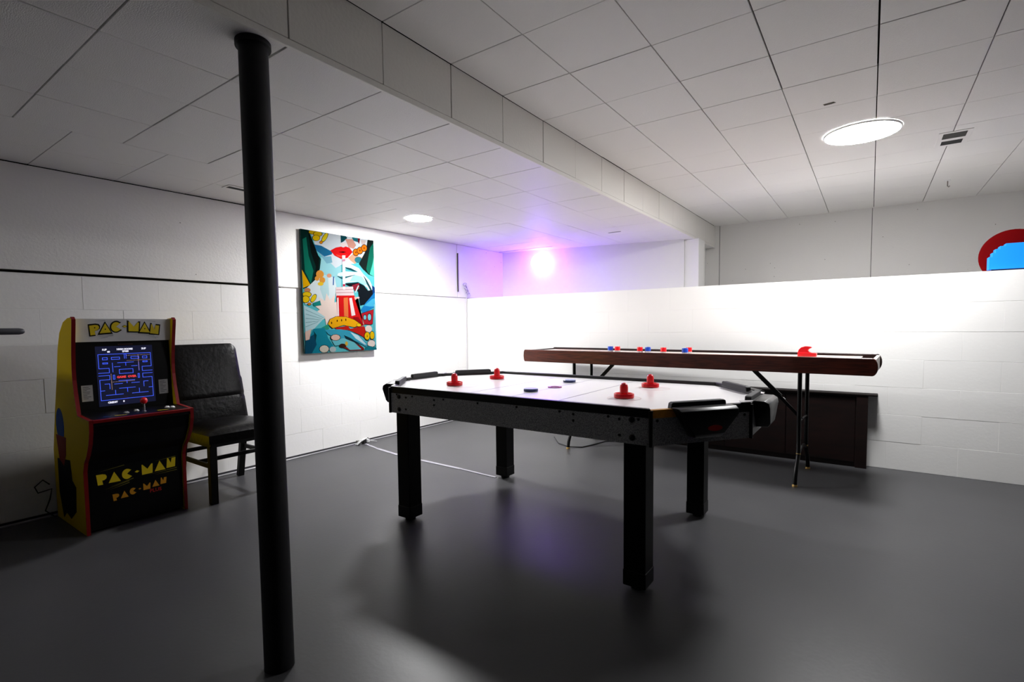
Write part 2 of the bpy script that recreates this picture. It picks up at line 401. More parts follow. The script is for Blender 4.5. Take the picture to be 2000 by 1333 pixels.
# mallets and pucks on the table
redM = mat('red_plastic', 'E2141F', .3, coat=.3)
mal = thing('mallet', '', 'mallet', (0, 0, 0), 0, 'red mallets on the air hockey table')
MB().lathe([(.0, .006), (.044, .0), (.048, .003), (.048, .019), (.046, .022), (.042, .022), (.039, .014), (.022, .012), (.0, .012)], 36).build('base', redM, mal, smooth=True)
MB().lathe([(.0205, .010), (.0195, .03), (.0195, .052), (.0175, .062), (.012, .069), (.005, .0725), (0, .073)], 28).build('knob', redM, mal, smooth=True)
spots = [(-2.015, 2.245, 'red mallet at the near left of the playing surface'), (-2.015, 2.665, 'red mallet at the far left of the playing surface'),
         (-.955, 2.27, 'red mallet at the near right, closest to the bare wood corner'), (-.995, 2.735, 'red mallet at the far right of the playing surface')]
for i, (x, y, lb) in enumerate(spots):
    o = mal if i == 0 else copy_tree(mal); o.location = (x, y, .7455); o['label'] = lb
pk = thing('puck', '', 'puck', (0, 0, 0), 0, 'blue pucks on the air hockey table')
MB().lathe([(.037, 0), (.0385, .002), (.0385, .0125), (.0378, .0132)], 32).build('rim', mat('blue_puck_edge', '14205E', .35), pk, smooth=True)
MB().lathe([(.0378, .0131), (.0355, .0155), (0, .0155)], 32).build('top', mat('blue_puck_top', 'A9B4E0', .25), pk, smooth=True)
for i, (x, y, lb) in enumerate(((-1.475, 2.25, 'blue puck on the near side of the table centre'), (-1.505, 2.73, 'blue puck on the far side of the table centre'))):
    o = pk if i == 0 else copy_tree(pk); o.location = (x, y, .7455); o['label'] = lb

# ------------------------------------------------------------------ shuffleboard table
sa = math.atan(-0.054)
sx, sy = -1.29, 4.118
sb = thing('shuffleboard_table', 'long dark wooden shuffleboard table on folding black legs', 'game table', (sx, sy, 0), sa)
wood = mat('dark_red_wood', '5C281A', .35, nscale=9, col2='38160D', stretch=(1, 12, 12), coat=.25, bump=.03)
wood2 = mat('dark_wood_inner', '2B110B', .4, nscale=9, col2='180805', stretch=(1, 12, 12))
LX, RX = -1.355, 1.352
def board(y0, y1, name, zt=.872, mm=None):
    zb = .762; zm = (zt + zb) / 2; hh = (zt - zb) / 2
    poly = [(LX + .012, zb), (RX - .03, zb)]
    poly += [(RX - .03 + .03 * math.cos(a), zm + hh * math.sin(a)) for a in [-PI / 2 + PI * k / 10 for k in range(1, 10)]]
    poly += [(RX - .03, zt), (LX + .012, zt), (LX + .003, zt - .02), (LX, zm), (LX + .003, zb + .02)]
    return MB().prism(poly, lambda a, b, d: (a, d, b), y0, y1).build(name, mm or wood, sb, bevel=.003)
board(-.262, -.232, 'side_board'); board(.232, .262, 'side_board', .875, wood2)
MB().box(LX + .02, LX + .045, -.232, .232, .775, .868).build('end_board', wood2, sb, bevel=.002)
MB().box(RX - .032, RX - .012, -.232, .232, .775, .866).build('end_board', mat('pale_end_cap', 'CFC8BE', .5), sb, bevel=.002)
MB().box(LX + .045, RX - .032, -.232, .232, .765, .785).build('gutter', wood2, sb)
bed = MB().box(LX + .06, 1.245, -.195, .195, .785, .859).build('playing_bed', mat('cream_bed', 'EFE3DA', .22), sb, bevel=.002)
redp = mat('faded_red_print', 'B5453F', .35)
for s, x0, x1 in ((1, .45, 1.2), (-1, -.5, -1.25)):
    for k, (aw_, bw_) in enumerate(((.16, .13), (.09, .06))):
        m = MB(); d0 = x0 + (x1 - x0) * .05
        m.flat([(x1, -aw_), (x1, -bw_), (d0 + (x1 - d0) * .05, 0), (d0, 0)], flat3, .8594); m.flat([(x1, aw_), (x1, bw_), (d0 + (x1 - d0) * .05, 0), (d0, 0)], flat3, .8594)
        m.build('scoring_triangle', redp, bed)
steel = mat('black_steel', '0A0A0B', .35, metal=.4); brass = mat('pale_brass', 'D9B36A', .35, metal=.6); chrome = mat('worn_chrome', 'B9B9BC', .3, metal=.9)
for e, X in (('r', .92), ('l', -.86)):
    sg = -1 if X > 0 else 1
    fr = []
    for s in (-1, 1):
        yb = s * .16 if s < 0 else .15
        lg = MB().tube([(X, yb, .765), (X, yb, .42), (X, yb, .20), (X, yb + s * .03, .155), (X, yb + s * .075, .11), (X, yb + s * .10, .06), (X, yb + s * .11, .012)], .0135, 14).build('leg', steel, sb, smooth=True)
        MB().lathe([(.0165, 0), (.0165, .010), (.014, .014)], 16, (X, yb + s * .11, 0)).build('foot_cap', brass, lg, smooth=True)
        MB().lathe([(.0142, -.004), (.0148, 0), (.0142, .004)], 14, (X, yb, .20)).build('brass_band', brass, lg, smooth=True)
    MB().tube([(X, -.16, .19), (X, -.05, .225), (X, .05, .225), (X, .15, .19)], .010, 12).build('cross_bar', steel, sb, smooth=True)
    br = MB().bar((X + sg * .33, -.03, .762), (X + sg * .14, -.03, .57), .03, .012, up=(0, 1, 0)).build('folding_brace', steel, sb, bevel=.002)
    MB().bar((X + sg * .16, -.045, .59), (X, -.045, .42), .022, .008, up=(0, 1, 0)).build('lower_brace', steel, sb, bevel=.002)
    MB().bar((X + sg * .128, -.03, .558), (X + sg * .115, -.03, .545), .02, .014, up=(0, 1, 0)).build('brace_tip', chrome, br)
    MB().tube([(X, -.16, .42), (X, .15, .42)], .008, 10).build('cross_bar', steel, sb, smooth=True)
# shuffleboard pucks
def local_to_world(x, y, z):
    return (sx + x * math.cos(sa) - y * math.sin(sa), sy + x * math.sin(sa) + y * math.cos(sa), z)
def sh_puck(x, y, c, lb):
    q = local_to_world(x, y, .8592)
    t = thing('shuffleboard_puck', lb, 'puck', q, 0, 'small pucks on the shuffleboard')
    cap = redM if c == 'r' else mat('blue_plastic', '1C46B4', .3)
    MB().lathe([(.0215, 0), (.023, .002), (.023, .014)], 24).build('weight', chrome, t, smooth=True)
    MB().lathe([(.0235, .0142), (.0235, .043), (.021, .048), (0, .048)], 24).build('cap', cap, t, smooth=True)
for X, yl, c, lb in ((-1.853, 0, 'b', 'blue puck furthest left on the shuffleboard'), (-1.786, .0, 'r', 'red puck beside the leftmost blue shuffleboard puck'),
                     (-1.57, -.02, 'r', 'red shuffleboard puck touching a blue one on its right'), (-1.508, -.0, 'b', 'blue shuffleboard puck touching a red one on its left'),
                     (-1.362, -.03, 'r', 'lone red puck in the middle of the shuffleboard'), (-1.186, .06, 'r', 'red puck half hidden behind a blue one on the shuffleboard'),
                     (-1.172, -.07, 'b', 'blue puck in front of a red one, furthest right of the small pucks')):
    sh_puck((X - sx) * 1.0, yl - .04, c, lb)
q = local_to_world((-.345 - sx), -.06, .8592)
rp = thing('red_scoop', 'red plastic piece with a curled fin on the right end of the shuffleboard', 'game piece', q, sa)
MB().prism([(-.056, 0), (.056, 0), (.058, .028), (.03, .03), (-.056, .034)], lambda a, b, d: (a, d, b), -.023, .023).build('base', redM, rp, bevel=.004, seg=2)
fin = [(-.056, .03), (-.05, .05), (-.035, .066), (-.012, .074), (.014, .073), (.028, .069), (.026, .062), (.012, .056), (.006, .046), (.014, .036), (.03, .029)]
MB().prism(fin, lambda a, b, d: (a, d, b), -.017, .017).build('fin', redM, rp, bevel=.004, seg=2)

# ------------------------------------------------------------------ low dark cupboard under the shuffleboard
cw = mat('dark_cupboard_wood', '1C0907', .45, nscale=5, col2='0D0403', stretch=(1, 1, 6), bump=.04)
ch = thing('low_cupboard', 'low dark brown wooden cupboard against the half wall under the shuffleboard', 'cupboard', (-.77, 4.59, 0))
MB().box(-.765, .765, -.025, .05, 0.0, .545).build('body', cw, ch, bevel=.002)
MB().box(-.83, .83, -.05, .052, .546, .560).build('top', mat('dark_top', '0C0504', .7, spec=.15), ch, bevel=.003)
MB().box(.70, .772, -.045, -.026, 0, .545).build('stile', cw, ch, bevel=.002); MB().box(-.772, -.70, -.045, -.026, 0, .545).build('stile', cw, ch, bevel=.002)
for x0, x1 in ((-.695, -.235), (-.23, .23), (.235, .695)): MB().box(x0, x1, -.036, -.026, .04, .53).build('panel', cw, ch, bevel=.003)

# ------------------------------------------------------------------ dining chair
chair = thing('dining_chair', 'black leather dining chair with wooden legs beside the arcade cabinet', 'chair', (-3.56, 1.655, 0))
leather = mat('black_leather', '040304', .33, bump=.22, bscale=38, spec=.13)
cwood = mat('black_stained_wood', '050505', .5, spec=.2)
def lattice(fn, nu, nv):
    m = MB(); m.add([fn(i / nu, j / nv) for j in range(nv + 1) for i in range(nu + 1)], [(j * (nu + 1) + i, j * (nu + 1) + i + 1, (j + 1) * (nu + 1) + i + 1, (j + 1) * (nu + 1) + i) for j in range(nv) for i in range(nu)]); return m
def pillow(fn_top, fn_bot, n=14):
    m = MB()
    g = lambda fn: [fn(i / n, j / n) for j in range(n + 1) for i in range(n + 1)]
    a, b = g(fn_top), g(fn_bot); q = lambda j, i: j * (n + 1) + i; N = (n + 1) ** 2
    fs = [(q(j, i), q(j, i + 1), q(j + 1, i + 1), q(j + 1, i)) for j in range(n) for i in range(n)]
    fs += [tuple(N + k for k in reversed(fc)) for fc in fs]
    for i in range(n):
        for (p0, p1) in (((0, i), (0, i + 1)), ((n, i), (n, i + 1)), ((i, 0), (i + 1, 0)), ((i, n), (i + 1, n))):
            fs.append((q(*p0), q(*p1), N + q(*p1), N + q(*p0)))
    m.add(a + b, fs); return m
bulge = lambda s: (max(0.0, 1 - (2 * s - 1) ** 4)) ** .5
def seat_top(s, t): return (-.21 + .475 * s, -.235 + .47 * t, .425 + .045 * bulge(s) * bulge(t) + .012)
def seat_bot(s, t): return (-.21 + .475 * s, -.235 + .47 * t, .385)
pillow(seat_top, seat_bot).build('seat', leather, chair, smooth=True)
def back_pt(s, t, o):   # s across, t up, o thickness
    z = .40 + .59 * t; x = -.185 - .135 * t - .02 * t * t + o
    w = .225 + (.006 if t < .6 else -.0)
    cr = .03 * max(0, (t - .93) / .07) ** 2
    return (x, (-w + cr) + (2 * w - 2 * cr) * s, z)
def crease(t): return .010 * math.exp(-((t - .36) / .012) ** 2)
pillow(lambda s, t: back_pt(s, t, .022 + .022 * bulge(s) * bulge(t) - crease(t)), lambda s, t: back_pt(s, t, -.03 - .012 * bulge(s) * bulge(t)), 30).build('backrest', leather, chair, smooth=True)
MB().box(-.19, .255, -.222, .222, .36, .388).build('apron', cwood, chair, bevel=.003)
for sy_ in (-1, 1):
    y = sy_ * .205
    MB().bar((.23, y, .37), (.225, y, 0), .042, .042, up=(1, 0, 0)).build('leg', cwood, chair, bevel=.002)
    MB().bar((-.185, y * .98, .37), (-.265, y * .98, 0), .042, .036, up=(1, 0, 0)).build('leg', cwood, chair, bevel=.002)
    MB().bar((.225, y, .235), (-.21, y, .235), .018, .028).build('stretcher', cwood, chair, bevel=.002)
MB().bar((.02, -.2, .235), (.02, .2, .235), .018, .026).build('stretcher', cwood, chair, bevel=.002)
MB().bar((-.225, -.2, .27), (-.225, .2, .27), .018, .026).build('stretcher', cwood, chair, bevel=.002)

# ------------------------------------------------------------------ arcade cabinet
AX, AY0, AY1 = XL + .012, .83, 1.318
arc = thing('arcade_cabinet', 'yellow and black upright arcade cabinet with lit screen and red edges', 'arcade machine', (AX, 0, 0))
yel = mat('yellow_side_print', 'EDCB00', .6, spec=.08); redT = mat('red_edge_trim', '78080C', .4, spec=.3); blk = mat('black_vinyl', '030304', .4, spec=.2)
back = [(.03, 0), (.03, .40), (.10, .62), (.18, .83), (.235, 1.0), (.285, 1.085), (.36, 1.142), (.44, 1.163), (.495, 1.166)]
front = [(.512, 1.155), (.508, 1.13), (.492, 1.06), (.474, .97), (.465, .89), (.466, .83), (.478, .76), (.497, .69), (.512, .643), (.695, .632), (.69, .575), (.668, .51), (.625, .445), (.58, .40), (.555, .345), (.552, 0)]
prof = back + front
for y0 in (AY0, AY1 - .016):
    sp = MB().prism(prof, lambda a, b, d: (a, d, b), y0, y0 + .016).build('side_panel', yel, arc)
    m = MB(); pts = [(.495, 1.167)] + front
    off = []
    for i, p in enumerate(pts):
        a = Vector(pts[max(0, i - 1)]); b = Vector(pts[min(len(pts) - 1, i + 1)]); d = (b - a).normalized(); off.append((p[0] - d.y * .0035, p[1] + d.x * .0035))
    for i in range(len(pts) - 1):
        qd = [pts[i], pts[i + 1], off[i + 1], off[i]]; m.prism(qd, lambda a, b, d: (a, d, b), y0 - .0006, y0 + .0166)
    m.build('edge_trim', redT, sp)
# generic colour fields on the side facing the camera
sd = lambda a, b, d: (a, AY0 - .0006 - d, b)
sp0 = arc.children[0]
MB().flat(circ(.19, .56, .075, .10, 24), sd, 0).flat(circ(.19, .56, .0, .0, 3), sd, 0).build('blue_print', mat('side_blue_print', '1E4E9A', .6, spec=.05), sp0, fix=False)
MB().flat([(.10, .50), (.29, .50), (.27, .40), (.22, .33), (.14, .36)], sd, .0002).build('red_print', mat('red_print', '8A2018', .6, spec=.05), sp0, fix=False)
MB().flat([(.10, .36), (.34, .38), (.36, .27), (.42, .24), (.40, .10), (.30, .04), (.22, .06), (.16, .02), (.10, .16)], sd, .0001).build('navy_print', mat('navy_print', '0A0D1A', .6, spec=.05), sp0, fix=False)
iy0, iy1 = AY0 + .016, AY1 - .016
# marquee
marq = MB().prism([(.478, 1.160), (.462, 1.034), (.44, 1.034), (.455, 1.160)], lambda a, b, d: (a, d, b), iy0, iy1).build('marquee', mat('marquee_white', 'D9D9DC', .3), arc)
MB().prism([(.455, 1.160), (.44, 1.034), (.20, 1.0), (.36, 1.138)], lambda a, b, d: (a, d, b), iy0, iy1).build('top_panel', blk, arc)
mqn = lambda a, b, d: (.463 + (b - 1.034) * .127 + d, a, b)
def logo_letters(cxs, base, hgt, wid, arch, fn, d, parent, slope=0.0, ymat=None, outline=True):
    """chunky P A C - M A N letters; cxs = centre, arch = vertical drop at the ends"""
    L = {'P': [(-.5, 1), (.1, 1), (.38, .93), (.5, .76), (.46, .55), (.25, .42), (.05, .40), (.12, 0), (-.38, 0)],
         'A': [(-.02, 1), (.6, 0), (-.6, 0)],
         'C': [(.45, .86)] + [(.52 * math.cos(a), .5 + .5 * math.sin(a)) for a in [math.radians(50 + 260 * k / 14) for k in range(15)]] + [(.5, .2), (.0, .52)],
         'M': [(-.6, 0), (-.6, 1), (-.5, 1), (0, .5), (.42, .95), (.58, .95), (.52, 0)],
         'N': [(-.5, 0), (-.38, 1), (-.25, 1), (.02, .45), (.14, .95), (.58, .95), (.48, 0)], '-': [(-.25, .5), (0, .62), (.25, .5), (0, .38)]}
    pos = [('P', -1.0), ('A', -.66), ('C', -.32), ('-', -.04), ('M', .26), ('A', .63), ('N', .96)]
    for chn, p in pos:
        bz = base - arch * p * p + slope * p
        def tr(pt, s=1.0, gx=0, gz=0):
            x, z = pt; x0, z0 = 0, .45
            return (cxs + p * wid + ((x - x0) * s) * hgt * .80, bz + ((z - z0) * s + z0) * hgt - p * x * arch * .35)
        if outline: 
            m = MB(); m.flat([tr(q, 1.26 if chn != 'A' else 1.34) for q in L[chn]], fn, d); m.build('letter_outline', blk, parent, fix=False)
        m = MB(); m.flat([tr(q) for q in L[chn]], fn, d + .0006); m.build('letter', ymat, parent, fix=False)
        if chn in 'PA' and outline:
            m = MB(); m.flat([tr(q) for q in (circ(.05, .72, .07, .07, 8) if chn == 'P' else circ(0, .38, .07, .07, 8))], fn, d + .0011); m.build('letter_hole', blk, parent, fix=False)
ylet = mat('yellow_letter_print', 'E3C713', .4)
yc = (iy0 + iy1) / 2
logo_letters(yc + .005, 1.090, .054, .145, .018, mqn, .0006, marq, ymat=ylet)
streak = mat('grey_streak_print', '77788A', .4)
for k, (y, z, w, s) in enumerate(((-.09, 1.068, .07, .06), (-.10, 1.060, .09, .08), (-.11, 1.052, .06, .1), (.11, 1.068, .07, -.06), (.12, 1.060, .09, -.08), (.13, 1.052, .05, -.1), (-.12, 1.148, .06, .05), (.12, 1.148, .06, -.05))):
    MB().flat([(yc + y - w / 2, z - w * s), (yc + y + w / 2, z + w * s - .001), (yc + y + w / 2, z + w * s + .001)], mqn, .0006).build('streak', streak, marq, fix=False)
# monitor bezel and screen
bz0, bz1 = (.452, 1.034), (.478, .645)
bez = MB().prism([(.440, 1.034), (.425, 1.034), (.445, .645), (.46, .645)], lambda a, b, d: (a, d, b), iy0, iy1).build('bezel', blk, arc)
bfn = lambda a, b, d: (.440 + (1.034 - b) * (.02 / .389) + d, a, b)
Sy0, Sy1, Sz0, Sz1 = .940, 1.212, .672, 1.007
scr = MB().prism([(Sy0, Sz0), (Sy1, Sz0), (Sy1, Sz1), (Sy0, Sz1)], bfn, -.002, .001).build('screen', mat('screen_glass', (.006, .007, .020, 1), .15, emit=1.2 * E_SCREEN), arc)
blu = mat('maze_blue_glow', (.045, .10, .80, 1), .4, emit=1.1 * E_SCREEN); wht = mat('screen_white_glow', (.8, .8, .95, 1), .4, emit=.95 * E_SCREEN)
dotm = mat('screen_dot_glow', (.75, .45, .35, 1), .4, emit=.5 * E_SCREEN); rdg = mat('screen_red_glow', (.85, .05, .05, 1), .4, emit=.9 * E_SCREEN)
SW, SH = Sy1 - Sy0, Sz1 - Sz0
def sfn(a, b, d): return bfn(Sy0 + a * SW, Sz1 - b * SH, .0014 + d)
def seg(m, pts, w=.010):
    for (x0, y0), (x1, y1) in zip(pts[:-1], pts[1:]):
        if abs(x1 - x0) > abs(y1 - y0): q = [(min(x0, x1) - w / 2, y0 - w * .41), (max(x0, x1) + w / 2, y0 - w * .41), (max(x0, x1) + w / 2, y0 + w * .41), (min(x0, x1) - w / 2, y0 + w * .41)]
        else: q = [(x0 - w / 2, min(y0, y1)), (x0 + w / 2, min(y0, y1)), (x0 + w / 2, max(y0, y1)), (x0 - w / 2, max(y0, y1))]
        m.flat(q, sfn, 0)
m = MB()
bx_ = lambda x0, y0, x1, y1: [(x0, y0), (x1, y0), (x1, y1), (x0, y1), (x0, y0)]
half = [[(.5, .135), (.04, .135), (.04, .37), (.21, .37), (.21, .445), (.03, .445)], [(.03, .49), (.21, .49), (.21, .56), (.04, .56), (.04, .90), (.5, .90)],
        bx_(.11, .19, .19, .225), bx_(.26, .19, .40, .225), bx_(.11, .275, .19, .295), [(.27, .28), (.27, .44)], [(.30, .35), (.40, .35)], bx_(.27, .49, .295, .56),
        [(.36, .285), (.5, .285)], [(.5, .285), (.5, .34)], [(.38, .40), (.5, .40)], [(.38, .40), (.38, .47), (.5, .47)], [(.36, .59), (.5, .59)], [(.5, .59), (.5, .64)],
        [(.12, .63), (.20, .63), (.20, .72)], [(.28, .64), (.42, .64)], [(.04, .74), (.11, .74)], [(.13, .82), (.42, .82)], [(.29, .74), (.29, .82)], [(.36, .72), (.5, .72)], [(.5, .72), (.5, .79)], [(.485, .135), (.485, .22)]]
for s in half:
    seg(m, s); seg(m, [(1 - x, y) for x, y in s])
m.build('maze_lines', blu, scr, fix=False)
m = MB()
for k in range(16):
    for (x, y) in ((.53 + k * .027, .165), (.53 + k * .027, .255), (.73, .165 + k * .017), (.235, .47 + k * .017), (.24 + k * .026, .605)):
        m.flat([(x - .005, y - .004), (x + .005, y - .004), (x + .005, y + .004), (x - .005, y + .004)], sfn, .0004)
m.build('dots', dotm, scr, fix=False)['kind'] = 'stuff'
def screen_text(body, x, y, size, mm, fn=sfn, parent=scr, name='screen_text', kx=1 / SW, ky=1 / SH, d=.0006, bold=0.0008):
    vs, fs = text_polys(body, size, bold); m = MB()
    m.add([fn(x + v[0] * kx, y - v[1] * ky, d) for v in vs], fs); return m.build(name, mm, parent, fix=False)
screen_text('1UP', .15, .058, .013, wht); screen_text('HIGH SCORE', .50, .058, .013, wht); screen_text('2UP', .84, .058, .013, wht)
screen_text('00', .22, .095, .012, wht); screen_text('27460', .51, .095, .012, wht)
screen_text('GAME  OVER', .5, .53, .016, rdg); screen_text('CREDIT', .23, .945, .013, wht); screen_text('0', .42, .945, .013, wht)
# instruction cards
cardm = mat('grey_card', '9A9A9C', .5); inkm = mat('card_ink', '3A3A40', .5)
for (y0, y1, z0, z1) in ((.868, .917, .709, .797), (1.233, 1.281, .712, .797)):
    cd = MB().prism([(y0, z0), (y1, z0), (y1, z1), (y0, z1)], bfn, 0, .001).build('instruction_card', cardm, arc)
    m = MB()
    for k in range(8):
        z = z1 - .012 - k * .0088; w = (.7 + .25 * math.sin(k * 2.3)); m.flat([(y0 + .006, z), (y0 + .006 + (y1 - y0 - .012) * w, z), (y0 + .006 + (y1 - y0 - .012) * w, z + .0028), (y0 + .006, z + .0028)], bfn, .0013)
    m.build('print_lines', inkm, cd, fix=False)
MB().box(.448, .4505, yc - .03, yc + .04, 1.014, 1.018).build('small_print', mat('dull_red_print', '4A1A1A', .5), arc)
# control deck
deck = MB().prism([(.44, .646), (.688, .634), (.688, .60), (.44, .60)], lambda a, b, d: (a, d, b), iy0, iy1).build('control_deck', blk, arc)
MB().prism([(.686, .636), (.699, .634), (.697, .618), (.686, .619)], lambda a, b, d: (a, d, b), iy0, iy1).build('deck_edge', redT, arc, bevel=.001)
dk = lambda x: .646 - (x - .44) * .0484
MB().lathe([(.010, 0), (.010, .002), (.0045, .004), (.0045, .045)], 16, (.60, yc + .03, dk(.60))).build('joystick_shaft', chrome, deck, smooth=True)
MB().lathe([(0, .04), (.010, .043), (.0165, .052), (.0175, .060), (.0165, .068), (.010, .076), (0, .079)], 24, (.60, yc + .03, dk(.60))).build('joystick_ball', redM, deck, smooth=True)
for x, y, mm in ((.585, yc - .05, wht), (.56, yc + .005, wht), (.57, yc + .155, lampw), (.59, yc + .175, lampw)):
    MB().lathe([(.013, 0), (.013, .003), (.009, .005), (.009, .008), (0, .009)], 18, (x, y, dk(x))).build('button', lampw, deck, smooth=True)
for y, w, mm in ((yc - .09, .05, ylet), (yc + .11, .05, ylet), (yc - .15, .03, mat('blue_print', '1E4E9A', .4))):
    MB().flat([(.62, y - w / 2), (.635, y + w / 2), (.642, y + w / 2), (.632, y - w / 2)], lambda a, b, d: (a, b, dk(a) + .0006), 0).build('deck_streak', mm, deck, fix=False)
# lower front
kick = MB().prism([(.675, .60), (.66, .53), (.61, .45), (.565, .40), (.54, .345), (.537, .015), (.52, .015), (.52, .6)], lambda a, b, d: (a, d, b), iy0, iy1).build('kick_panel', blk, arc)
kfn = lambda a, b, d: (.5372 + d + max(0, b - .345) * .45, a, b)
kq = lambda a, b, d: (.541 + d, a, b)
MB().box(.5372, .5405, iy0 + .015, iy1 - .02, .12, .342).build('front_sheet', blk, kick)
logo_letters(yc + .005, .262, .058, .170, -.004, kq, .0006, kick, slope=.010, ymat=ylet, outline=False)
for k, (y, z, w, s) in enumerate(((-.12, .335, .12, .06), (-.08, .245, .12, .10), (-.10, .236, .12, .10), (.14, .333, .11, .03), (.12, .262, .16, .03), (.14, .252, .12, .02), (-.09, .228, .1, .1))):
    MB().flat([(yc + y - w / 2, z - w * s), (yc + y + w / 2, z + w * s - .0014), (yc + y + w / 2, z + w * s + .0014)], kq, .0006).build('streak', mat('olive_streak_print', '8C8420', .45), kick, fix=False)
logo_letters(yc + .012, .170, .038, .118, 0, kq, .0006, kick, slope=.018, ymat=mat('orange_letter_print', 'C98A14', .4), outline=False)
screen_text('PLUS', yc + .085, .160, .028, mat('red_letter_print', 'A01010', .45), fn=lambda a, b, d: kq(a, b, d), parent=kick, name='lettering', kx=1, ky=-1, d=.0008)
MB().prism([(.05, .02), (.05, .40), (.19, .80), (.24, 1.0), (.25, 1.0), (.20, .80), (.06, .40), (.06, .02)], lambda a, b, d: (a, d, b), iy0, iy1).build('back_panel', blk, arc)
# its power cord on the floor behind
tag(MB().tube([(XL + .05, .80, .20), (XL + .06, .77, .235), (XL + .05, .735, .20), (XL + .04, .75, .16), (XL + .045, .81, .17), (XL + .04, .80, .11), (XL + .05, .775, .05), (XL + .05, .81, .008), (XL + .06, .822, .004)], .0035, 8).build('power_cord', mat('black_rubber', '0C0C0C', .5), smooth=True), 'thin black cord looping behind the arcade cabinet at the wall', 'cord')

# ------------------------------------------------------------------ canvas picture
CY0, CY1, CZ0, CZ1 = 2.472, 3.235, .878, 1.928
art = thing('canvas_picture', 'colourful pop art canvas with red lips and a striped jar', 'picture', (XL + .0115, 0, 0))
MB().box(0, .024, CY0, CY1, CZ0, CZ1).build('canvas', mat('canvas_edge', '0E3A3A', .6), art, bevel=.002)
def uv(x, y):
    uu = (x - 128) / 675.0
    for _ in range(4):
        t0 = 85 + 97 * uu; t1 = 1245 - 35 * uu; v = (y - t0) / (t1 - t0); l0 = 128 + 37 * v; l1 = 803 + 22 * v; uu = (x - l0) / (l1 - l0)
    return min(1, max(0, uu)), min(1, max(0, v))
def afn(x, y, d):
    a, v = uv(x, y); return (.0242 + d, CY0 + a * (CY1 - CY0), CZ1 - v * (CZ1 - CZ0))
am = []; AI = {}; PRINT = .30
A = MB()
layer = [0]
def sh(col, pts, outline=None):
    def idx(c):
        if c not in AI: AI[c] = len(am); am.append(mat('print_' + c, tuple(v * PRINT for v in hx(c)[:3]) + (1,), .9, spec=.02))
        return AI[c]
    layer[0] += 1
    if outline:
        cx_ = sum(p[0] for p in pts) / len(pts); cy_ = sum(p[1] for p in pts) / len(pts)
        A.flat([(cx_ + (p[0] - cx_) * (1 + outline), cy_ + (p[1] - cy_) * (1 + outline)) for p in pts], afn, layer[0] * .00004, idx('0A1416')); layer[0] += 1
    A.flat(pts, afn, layer[0] * .00004, idx(col))
sh('5CC4CC', [(128, 85), (803, 182), (825, 1210), (165, 1245)])
sh('9FDCE4', [(300, 340), (480, 420), (480, 640), (400, 760), (250, 700), (280, 480)])
sh('DDE6EC', [(215, 130), (360, 100), (560, 130), (740, 175), (735, 250), (690, 350), (600, 400), (500, 400), (430, 440), (320, 330), (250, 230)])
sh('1F6F9C', [(205, 220), (300, 235), (400, 290), (395, 315), (330, 335), (270, 290)])
sh('7FB9CE', [(270, 290), (330, 335), (390, 330), (400, 390), (350, 400)])
sh('0C4A52', [(475, 118), (525, 125), (540, 160), (500, 195), (478, 205)]); sh('1C6E78', [(580, 140), (640, 150), (650, 200), (600, 185)])
sh('D89A88', [(520, 170), (590, 170), (625, 225), (600, 260), (550, 245)]); sh('F1DCD8', [(470, 210), (530, 200), (535, 235), (480, 238)])
sh('7C1020', [(640, 155), (665, 160), (655, 215), (645, 200)]); sh('D6C4C0', [(670, 175), (725, 180), (715, 215), (680, 220)])
sh('E8A888', [(545, 345), (600, 300), (650, 330), (690, 340), (610, 400), (570, 370)]); sh('2E7884', circ(645, 362, 38, 30, 10))
sh('00302A', [(128, 85), (195, 95), (225, 250), (300, 360), (290, 450), (240, 600), (150, 640), (140, 480)])
sh('0A7A62', [(145, 180), (175, 160), (195, 330), (235, 470), (215, 590), (165, 480)]); sh('04120F', [(190, 110), (210, 140), (285, 350), (280, 460), (235, 590), (255, 430), (215, 300)])
sh('14211F', [(740, 172), (803, 182), (815, 520), (750, 500), (690, 450), (650, 400), (725, 270)]); sh('0F6A55', [(765, 250), (803, 200), (812, 480), (745, 490), (725, 450)]); sh('55C8B4', [(790, 400), (808, 330), (814, 520), (760, 495)])
sh('E8171C', [(382, 278), (430, 250), (480, 240), (500, 248), (525, 238), (560, 250), (590, 290), (540, 345), (480, 355), (420, 325)])
sh('4A0508', [(455, 291), (500, 284), (530, 290), (498, 299)]); sh('FF4A3A', [(430, 312), (480, 325), (540, 315), (500, 340), (450, 335)])
sh('F0B400', [(135, 460), (210, 600), (150, 630)])
for x, y in ((622, 292), (662, 275), (705, 252)): sh('EE7A10', circ(x, y, 27, 30, 14), .2); sh('7A2A06', circ(x, y, 6, 9, 8))
for x, y, rx, ry in ((230, 112, 34, 20), (272, 128, 36, 22), (258, 165, 30, 26)): sh('F2C80C', circ(x, y, rx, ry, 14), .14)
sh('F2D81C', circ(333, 158, 17, 44, 16, rot=.5), .18); sh('E08A10', circ(300, 205, 13, 13, 10), .2)
sh('E2F0F2', [(160, 650), (300, 500), (420, 530), (440, 640), (400, 750), (330, 780), (250, 780), (165, 780)]); sh('BFE2E6', [(300, 500), (360, 520), (370, 690), (330, 760), (290, 640)])
for x, y, q in ((290, 500, 34), (310, 555, 26), (265, 540, 20)): sh('E39A3C', circ(x, y, q, q * 1.1, 12)); 
sh('F0C830', circ(295, 590, 26, 18, 10)); sh('E0A080', circ(370, 512, 22, 20, 10)); sh('D08A5A', circ(185, 650, 26, 22, 10)); sh('2C64A8', [(405, 520), (415, 520), (412, 600), (402, 600)])
